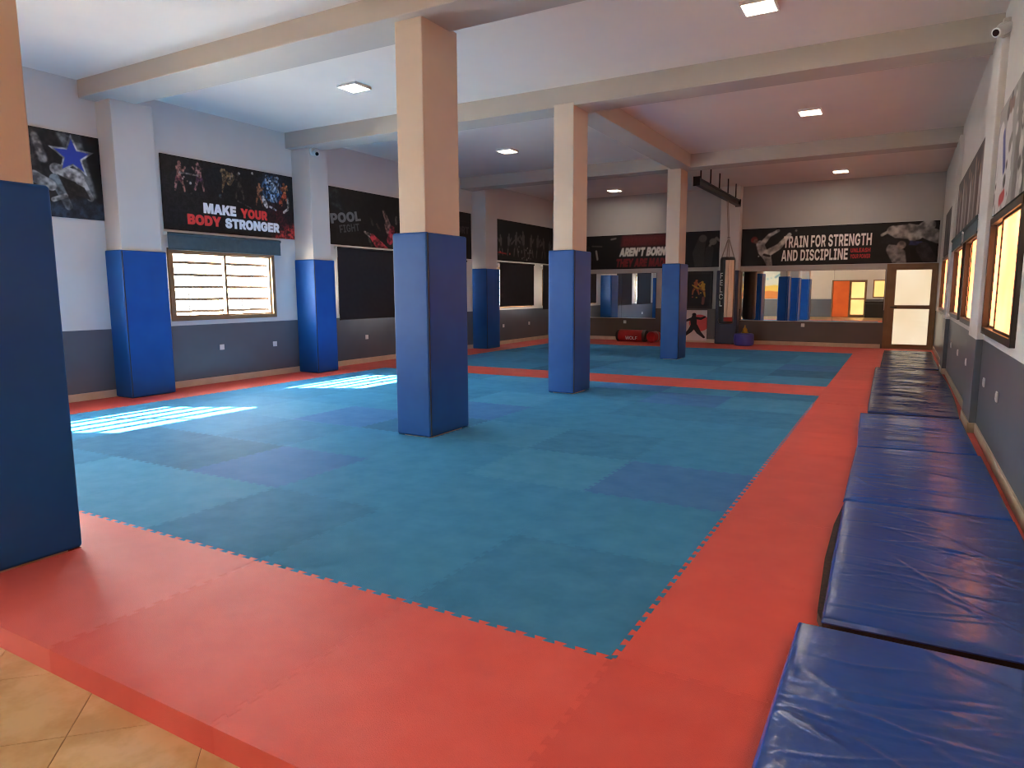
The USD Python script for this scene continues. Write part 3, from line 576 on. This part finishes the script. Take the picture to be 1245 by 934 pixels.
for k in range(14):
    x = .04 + k * .071; A.limb([(x, .2 + .1 * (k % 3)), (x + .01, .6), (x, 1)], [.16, .26, .2], [(120, 100, 96), (150, 134, 130), (84, 50, 48), (176, 164, 160)][k % 4]); A.dot(x, .16 + .1 * (k % 3), .08, (150, 112, 96))
A.blur(.9)
banner('banner', 'r', 8.95, 13.5, 2.26, 3.1, A.out(), 'reddish brown team photo banner above the second and third yellow windows')
A = Art(120, 56, (44, 42, 44)); A.limb([(.3, .3), (.32, 1)], [.3, .4], (90, 86, 84)); A.limb([(.7, .3), (.68, 1)], [.3, .4], (70, 66, 66)); A.blur(1)
banner('banner', 'r', 14.9, 17.1, 2.1, 2.95, A.out(), 'dark grey banner on the crash mat wall nearest the frosted door')

# ------------------------------------------------------------------ mirrors
def mirror(x0, x1, z0, z1, splits, label):
    t = thing('wall_mirror', label, 'mirror'); xs = [x0] + splits + [x1]
    for a, b in zip(xs[:-1], xs[1:]): put('mirror_pane', bx(a + .002, b - .002, YB - .02, YB - .014, z0, z1), MIRR, t)
    put('backing', bx(x0 - .004, x1 + .004, YB - .0135, YB - .003, z0 - .004, z1 + .004), BLACKM, t)
    put('ledge', rb(x0, x1, YB - .03, YB - .002, z0 - .018, z0 - .002, .004), WHITEP, t, smooth=30)
mirror(-8.14, -6.08, .655, 1.925, [-7.1], 'wall mirror under the aren\'t born banner, reflecting charcoal blinds')
mirror(-3.75, -.385, .64, 1.915, [-2.63, -1.51], 'wide wall mirror under the train for strength banner')

# ------------------------------------------------------------------ frosted door at the far right
d = thing('door_1', 'bronze framed door with two cream frosted panes beside the wide mirror', 'door', kind='structure')
o = sbox(-.36, 0, .70, 2.04)
put('frame', plane_extr(o.difference(sbox(-.28, -.01, .66, 1.965)), 'y', YB - .02, YB + .025), BROWN, d)
lf = put('leaf', plane_extr(sbox(-.355, .0, .695, 2.035).difference(unary_union([sbox(-.155, 1.055, .575, 1.895), sbox(-.155, .11, .575, .965)])), 'y', YB + .026, YB + .066), BROWN, d)
put('pane', bx(-.16, .58, YB + .042, YB + .048, 1.05, 1.90), FROSTD, d); put('pane', bx(-.16, .58, YB + .042, YB + .048, .105, .97), FROSTD, d)
put('handle', cat_([rb(-.24, -.10, YB - .045, YB - .025, .995, 1.02, .008), cyl((-.225, YB - .035, 1.007), (-.225, YB + .027, 1.007), .012, 12)]), BLACKM, d, smooth=40)

# ------------------------------------------------------------------ bag rail, hanging bag, pouf, bags on the floor
r = thing('bag_rail', 'black steel rail hung from the ceiling between the farthest column and the mirror wall', 'rail')
put('rail_beam', plane_extr(Polygon([(-3.91, 3.60), (-3.81, 3.60), (-3.81, 3.625), (-3.85, 3.63), (-3.85, 3.72), (-3.81, 3.725), (-3.81, 3.75), (-3.91, 3.75), (-3.91, 3.725), (-3.87, 3.72), (-3.87, 3.63), (-3.91, 3.625)]), 'y', 14.57, 18.73), BLACKM, r)
for y in (14.9, 15.75, 16.6, 17.5, 18.4): put('hanger_rod', cyl((-3.86, y, 3.745), (-3.86, y, ZC), .016, 10), BLACKM, r, smooth=40)
for y in (14.575, 18.725): put('end_plate', bx(-3.93, -3.79, y - .005, y + .005, 3.58, 3.77), BLACKM, r)
bgx, bgy = -3.80, 17.5
b = thing('punching_bag', 'tall black punching bag with a cream side panel hanging from the rail', 'punching bag', loc=(bgx, bgy, .6))
put('body', lathe([[0, 0], [.15, .0], [.175, .02], [.18, .06], [.18, 1.56], [.172, 1.61], [.15, 1.64], [0, 1.64]], n=40), BLACKL, b, smooth=40)
vdir = np.array([0 - bgx, -bgy]); vdir /= np.linalg.norm(vdir); ph = math.atan2(vdir[1], vdir[0])
def bag_patch(a0, a1, z0, z1, rr, n=10):
    t = np.linspace(a0, a1, n); o_ = [(rr * math.cos(x), rr * math.sin(x)) for x in t]; i_ = [(.179 * math.cos(x), .179 * math.sin(x)) for x in t[::-1]]
    return extr(Polygon(o_ + i_), z0, z1)
for k in range(3):
    a0 = ph - .28 + k * .42; put('side_panel', bag_patch(a0, a0 + .39, .17 - .0, 1.56, .186), CREAML, b, label='cream panel strip')
put('hem_band', bag_patch(ph - .28, ph + .98, .07, .165, .186), REDL, b, label='red band')
put('hem_band', bag_patch(ph - 1.5, ph - .30, .07, .12, .186), BLACKM, b)
gl = []
for k, ch in enumerate('FELCL'):
    m = meshkit.text_mesh(ch, .13, .003, bold=True); m.apply_translation([-m.bounds[:, 0].mean(), 0, 0])
    m.apply_transform(trimesh.transformations.rotation_matrix(math.pi / 2, [1, 0, 0]))                # upright, facing -y
    m.apply_transform(trimesh.transformations.rotation_matrix(ph - .80 + math.pi / 2, [0, 0, 1]))
    c, s_ = math.cos(ph - .80), math.sin(ph - .80); m.apply_translation([c * .185, s_ * .185, 1.12 - k * .17]); gl.append(m)
put('lettering', cat_(gl), WHITEP, b, label='white vertical lettering')
top = np.array([0.05, 0, 2.92])
for k in range(4):
    a = k * math.pi / 2 + .4; p = (.15 * math.cos(a), .15 * math.sin(a), 1.62); put('strap', cyl(p, (0.012 * math.cos(a), .012 * math.sin(a), 2.08), .013, 8), STRAP, b, smooth=True)
put('swivel_ring', cat_([trimesh.creation.torus(.03, .008, major_sections=20, minor_sections=8).apply_transform(trimesh.transformations.translation_matrix([0, 0, 2.11]))]), BLACKM, b, smooth=True)
for dx in (-.012, .014): put('rope', cyl((dx, 0, 2.1), (dx - .06, 0, 2.995), .009, 8), STRAP, b, smooth=True)

p = thing('round_pouf', 'low round violet blue vinyl pouf on the red mats under the wide mirror', 'pouf', loc=(-3.52, 18.42, 0))
put('body', lathe([[0, .002], [.21, .002], [.235, .02], [.25, .06], [.255, .16], [.25, .26], [.232, .30], [.2, .318], [.1, .325], [0, .326]], n=40), PURPLE, p, smooth=50)
put('seam_piping', trimesh.creation.torus(.234, .007, major_sections=40, minor_sections=8).apply_transform(trimesh.transformations.translation_matrix([0, 0, .3])), PURPLE, p, smooth=True)
t = thing('hand_bell', 'small brass bell standing on the round pouf', 'bell', loc=(-3.50, 18.42, .327))
put('dome', lathe([[0, .0], [.085, 0], [.09, .02], [.07, .03], [.062, .05], [.055, .1], [.035, .135], [0, .145]], n=28), GOLD, t, smooth=40)
put('grip', lathe([[0, .142], [.012, .142], [.016, .17], [.01, .2], [0, .203]], n=16), GOLD, t, smooth=40)

b = thing('heavy_bag', 'red heavy bag with black ends lying by the far wall under the small mirror', 'punching bag', loc=(-6.60, 18.5, .17), rz=-4)
def lying(prof): 
    m = lathe(prof, n=32); m.apply_transform(trimesh.transformations.rotation_matrix(math.pi / 2, [0, 1, 0])); return m
put('body', lying([[0, -.36], [.166, -.36], [.167, .36], [0, .36]]), REDL, b, smooth=40)
put('end_cap', lying([[0, -.44], [.15, -.44], [.167, -.42], [.168, -.355], [0, -.355]]), BLACKL, b, smooth=40); put('end_cap', lying([[0, .355], [.168, .355], [.167, .43], [.15, .45], [0, .45]]), BLACKL, b, smooth=40)
m = meshkit.text_mesh('WOLF', .09, .004, bold=True); m.apply_translation([-m.bounds[:, 0].mean(), 0, 0]); m.apply_transform(trimesh.transformations.rotation_matrix(math.pi / 2, [1, 0, 0])); m.apply_translation([.05, -.165, -.10])
put('lettering', m, WHITEP, b, label='white lettering')
b = thing('kick_shield', 'short red bag with a pale stripe leaning beside the longer red bag', 'kick shield', loc=(-5.95, 18.5, .155), rz=78)
put('body', lying([[0, -.2], [.12, -.2], [.15, -.17], [.153, .1], [.13, .2], [0, .21]]), REDL, b, smooth=40); put('stripe', lying([[0, -.03], [.155, -.03], [.155, .03], [0, .03]]), STRAP, b, smooth=40)
put('carry_handle', cyl((-.1, 0, .15), (.1, 0, .15), .012, 8), BLACKL, b, smooth=True)

# ------------------------------------------------------------------ security cameras, sockets, ceiling lights
def cctv(p, out, label):
    t = thing('security_camera', label, 'security camera', loc=p); out = np.array(out, float) * 1.0; side = np.cross(out, [0, 0, 1.0])
    put('base', cyl((0, 0, 0), out * .035, .065, 24), WHITEP, t, smooth=40)
    put('arm', cyl(out * .03, out * .09 + np.array([0, 0, -.02]), .018, 12), WHITEP, t, smooth=40)
    dr = side * .55 + out * .6 + np.array([0, 0, -.35]); dr /= np.linalg.norm(dr); c = out * .10 + np.array([0, 0, -.02])
    put('housing', cyl(c - dr * .07, c + dr * .11, .043, 24), WHITEP, t, smooth=40); put('lens', cyl(c + dr * .108, c + dr * .117, .03, 20), DARKLENS, t, smooth=40)
cctv((-8.93, 8.83, 3.80), (1, 0, 0), 'white security camera high on the second pilaster of the window wall')
cctv((.66, 8.06, 3.79), (0, -1, 0), 'white security camera high on the pilaster of the crash mat wall')

so = None
def socket(p, rz, label):
    global so
    if so is None:
        so = thing('wall_socket', label, 'wall socket', loc=p, rz=rz)
        put('plate', rb(-.043, .043, -.012, 0, -.043, .043, .006), WHITEP, so, smooth=40); put('insert', rb(-.026, .026, -.016, -.011, -.026, .026, .003), WHITEP, so, smooth=40)
        return so
    return dup(so, p, rz, label)
for y, z, l in ((7.13, .56, 'first white socket below the uncovered window'), (8.19, .54, 'second white socket below the uncovered window, beside the pilaster'), (10.53, .52, 'white socket below the pool banner\'s charcoal blind'), (16.0, .5, 'white socket below the far charcoal blind, left one'), (17.47, .51, 'white socket below the far charcoal blind, right one')):
    socket((XL + .0005, y, z), 90, l)
for y, l in ((6.61, 'white socket on the crash mat wall, nearest the viewer'), (7.62, 'white socket on the crash mat wall just before the pilaster'), (9.71, 'white socket on the crash mat wall just past the pilaster'), (11.12, 'white socket on the crash mat wall below the third yellow window'), (12.6, 'white socket on the crash mat wall, farthest along')):
    socket((XR - .0005, y, .56), -90, l)
socket((-2.18, YB - .0005, .53), 0, 'white socket centred below the wide mirror'); socket((-7.0, YB - .0005, .53), 0, 'white socket centred below the small mirror')

led = None
for x, y, l in ((-1.36, 7.2, 'square ceiling light nearest the viewer at the top of the photo'), (-6.48, 7.2, 'square ceiling light over the sunlit mats by the make your body stronger banner'), (-6.79, 11.8, 'square ceiling light between the two nearest free-standing columns'),
                (-1.39, 11.65, 'square ceiling light halfway down the crash mat side'), (-6.9, 17.75, 'square ceiling light over the aren\'t born banner'), (-1.39, 17.6, 'square ceiling light over the train for strength banner'),
                (-6.5, 2.6, 'square ceiling light behind the nearest column'), (-1.4, -2.6, 'square ceiling light behind the viewer by the entrance'), (-6.5, -2.6, 'square ceiling light behind the viewer by the mural')):
    if led is None:
        led = thing('ceiling_light', l, 'ceiling light', loc=(x, y, ZC))
        put('frame', extr(sbox(-.16, -.16, .16, .16).difference(sbox(-.142, -.142, .142, .142)), -.034, -.001), WHITEP, led); put('housing', bx(-.142, .142, -.142, .142, -.012, -.001), WHITEP, led)
        put('diffuser', bx(-.141, .141, -.141, .141, -.032, -.026), LED, led)
    else: dup(led, (x, y, ZC), 0, l)

WARM = M('warm_lamp_diffuser', (0.9, 0.85, 0.75), 0.4, emit=(1.0, 0.78, 0.52), estr=WARM_I)
for x, y, l in ((-.2, -1.2, 'round warm ceiling lamp just behind the viewer'), (-.2, -3.6, 'round warm ceiling lamp by the orange door behind the viewer')):
    t = thing('ceiling_lamp', l, 'ceiling lamp', loc=(x, y, ZC))
    put('base', lathe([[0, -.001], [.2, -.001], [.2, -.03], [0, -.03]]), WHITEP, t, smooth=40); put('globe', lathe([[0, -.12], [.08, -.115], [.15, -.09], [.185, -.05], [.19, -.031], [0, -.031]]), WARM, t, smooth=60)
# ------------------------------------------------------------------ behind the viewer: what the mirrors show
d = thing('door_2', 'orange entrance door and amber frosted door behind the viewer, seen in the wide mirror', 'door', kind='structure')
put('frame', plane_extr(sbox(RD[0], ZT, RD[2], 2.0).difference(unary_union([sbox(RD[0] + .05, ZT - .1, RD[1] - .025, 1.95), sbox(RD[1] + .025, ZT - .1, RD[2] - .05, 1.95)])), 'y', YF - .12, YF + .02), BROWN, d)
put('orange_leaf', rb(RD[0] + .055, RD[1] - .03, YF - .06, YF - .02, ZT + .01, 1.945, .004), ORANGE, d)
put('leaf', plane_extr(sbox(RD[1] + .03, ZT + .01, RD[2] - .055, 1.945).difference(unary_union([sbox(RD[1] + .09, .05, RD[2] - .115, .9), sbox(RD[1] + .09, .98, RD[2] - .115, 1.88)])), 'y', YF - .06, YF - .02), BROWN, d)
put('pane', bx(RD[1] + .085, RD[2] - .11, YF - .044, YF - .038, .04, 1.89), FROSTR, d)
put('backing', bx(RD[0] - .1, RD[2] + .1, YF - TH - .04, YF - TH - .005, ZT - .1, 2.1), BLACKM, d)
w = thing('window_16', 'amber window on the wall behind the viewer', 'window', kind='structure')
put('frame', plane_extr(sbox(-1.45, 1.0, -.3, 2.0).difference(sbox(-1.39, 1.06, -.36, 1.94)), 'y', YF - .1, YF), BROWN, w); put('pane', bx(-1.4, -.35, YF - .06, YF - .05, 1.05, 1.95), FROSTR, w)
c = thing('storage_trunk', 'dark storage trunk behind the viewer, seen at the right of the wide mirror', 'trunk', loc=(-1.15, YF + .32, ZT))
put('body', rb(-.62, .62, -.28, .28, 0, .78, .02), BLACKM, c, smooth=40); put('lid', rb(-.635, .635, -.295, .295, .79, .9, .02), BLACKM, c, smooth=40)
A = Art(300, 170, (196, 206, 206))
A.poly([(0, .62), (.2, .55), (.45, .6), (.7, .5), (1, .58), (1, 1), (0, 1)], (216, 186, 90)); A.poly([(0, .8), (.3, .74), (.6, .8), (1, .74), (1, 1), (0, 1)], (196, 120, 60)); A.specks(40, (0, 0, 1, .4), [(150, 190, 210), (226, 230, 226)], .06, 21)
A.limb([(.55, .1), (.62, .3), (.7, .55)], [.05, .08, .04], (60, 120, 80)); A.limb([(.6, .26), (.8, .2)], .07, (80, 140, 90)); A.limb([(.5, .2), (.62, .28)], .05, (220, 200, 80)); A.limb([(.12, .2), (.2, .3)], .06, (110, 150, 180)); A.blur(2.5)
banner('mural', 'f', -9.2, -6.0, .95, 2.75, A.out(), 'bright landscape mural behind the viewer, seen at the left of the wide mirror', 'mural')

# ------------------------------------------------------------------ outside the left windows
put('ground', bx(-70, XL - TH, -40, 70, -1.3, -1.1), EXTG, kind='structure', label='pale ground outside the windows', cat='ground')
def building(x0, x1, y0, y1, h, mat, label, wins):
    t = thing('neighbouring_building', label, 'building', loc=(0, 0, 0)); f = plane_extr(sbox(y0, -1.1, y1, h).difference(unary_union([sbox(a, z, a + 1.1, z + 1.2) for a, z in wins])), 'x', x1 - .2, x1)
    put('wall', cat_([f, bx(x0, x1 - .2, y0, y0 + .2, -1.1, h), bx(x0, x1 - .2, y1 - .2, y1, -1.1, h), bx(x0, x0 + .2, y0 + .2, y1 - .2, -1.1, h)]), mat, t); put('roof', bx(x0 - .2, x1 + .2, y0 - .2, y1 + .2, h, h + .3), EXTW, t)
    for a, z in wins: put('pane', bx(x1 - .14, x1 - .10, a, a + 1.1, z, z + 1.2), EXTGL, t)
building(-42, -34, 14, 30, 2.6, EXTW, 'low pale building across the street outside the uncovered window', [(16, .2), (19.5, .2), (23, .2), (26.5, .2)])
building(-56, -48, 34, 48, 5.6, EXTR, 'reddish brick building farther off outside the uncovered window', [(36, 2.5), (39, 2.5), (42, 2.5), (45, 2.5)])
tr = thing('young_tree', 'young bushy tree outside the uncovered window', 'tree', loc=(-16.5, 12.6, -1.1)); rg_ = np.random.default_rng(5)
put('trunk', cat_([cyl((0, 0, 0), (.05, .05, 2.0), .05, 8, .03)] + [cyl((.03, .03, 1.0 + .2 * k), (.03 + math.cos(k * 2.4) * .7, .03 + math.sin(k * 2.4) * .7, 2.0 + .22 * k), .018, 6, .006) for k in range(6)]), BARK, tr, smooth=True)
lv = []
for k in range(420):
    c = np.array([0, 0, 2.5]) + rg_.normal(0, 1, 3) * [.5, .5, .55]; n_ = rg_.normal(0, 1, (2, 3)); n_ /= np.linalg.norm(n_, axis=1, keepdims=True)
    lv.append(trimesh.Trimesh([c - n_[0] * .08, c + n_[1] * .035, c + n_[0] * .08, c - n_[1] * .035], [[0, 1, 2], [0, 2, 3]], process=False))
put('foliage', cat_(lv), LEAF, tr, kind='stuff')
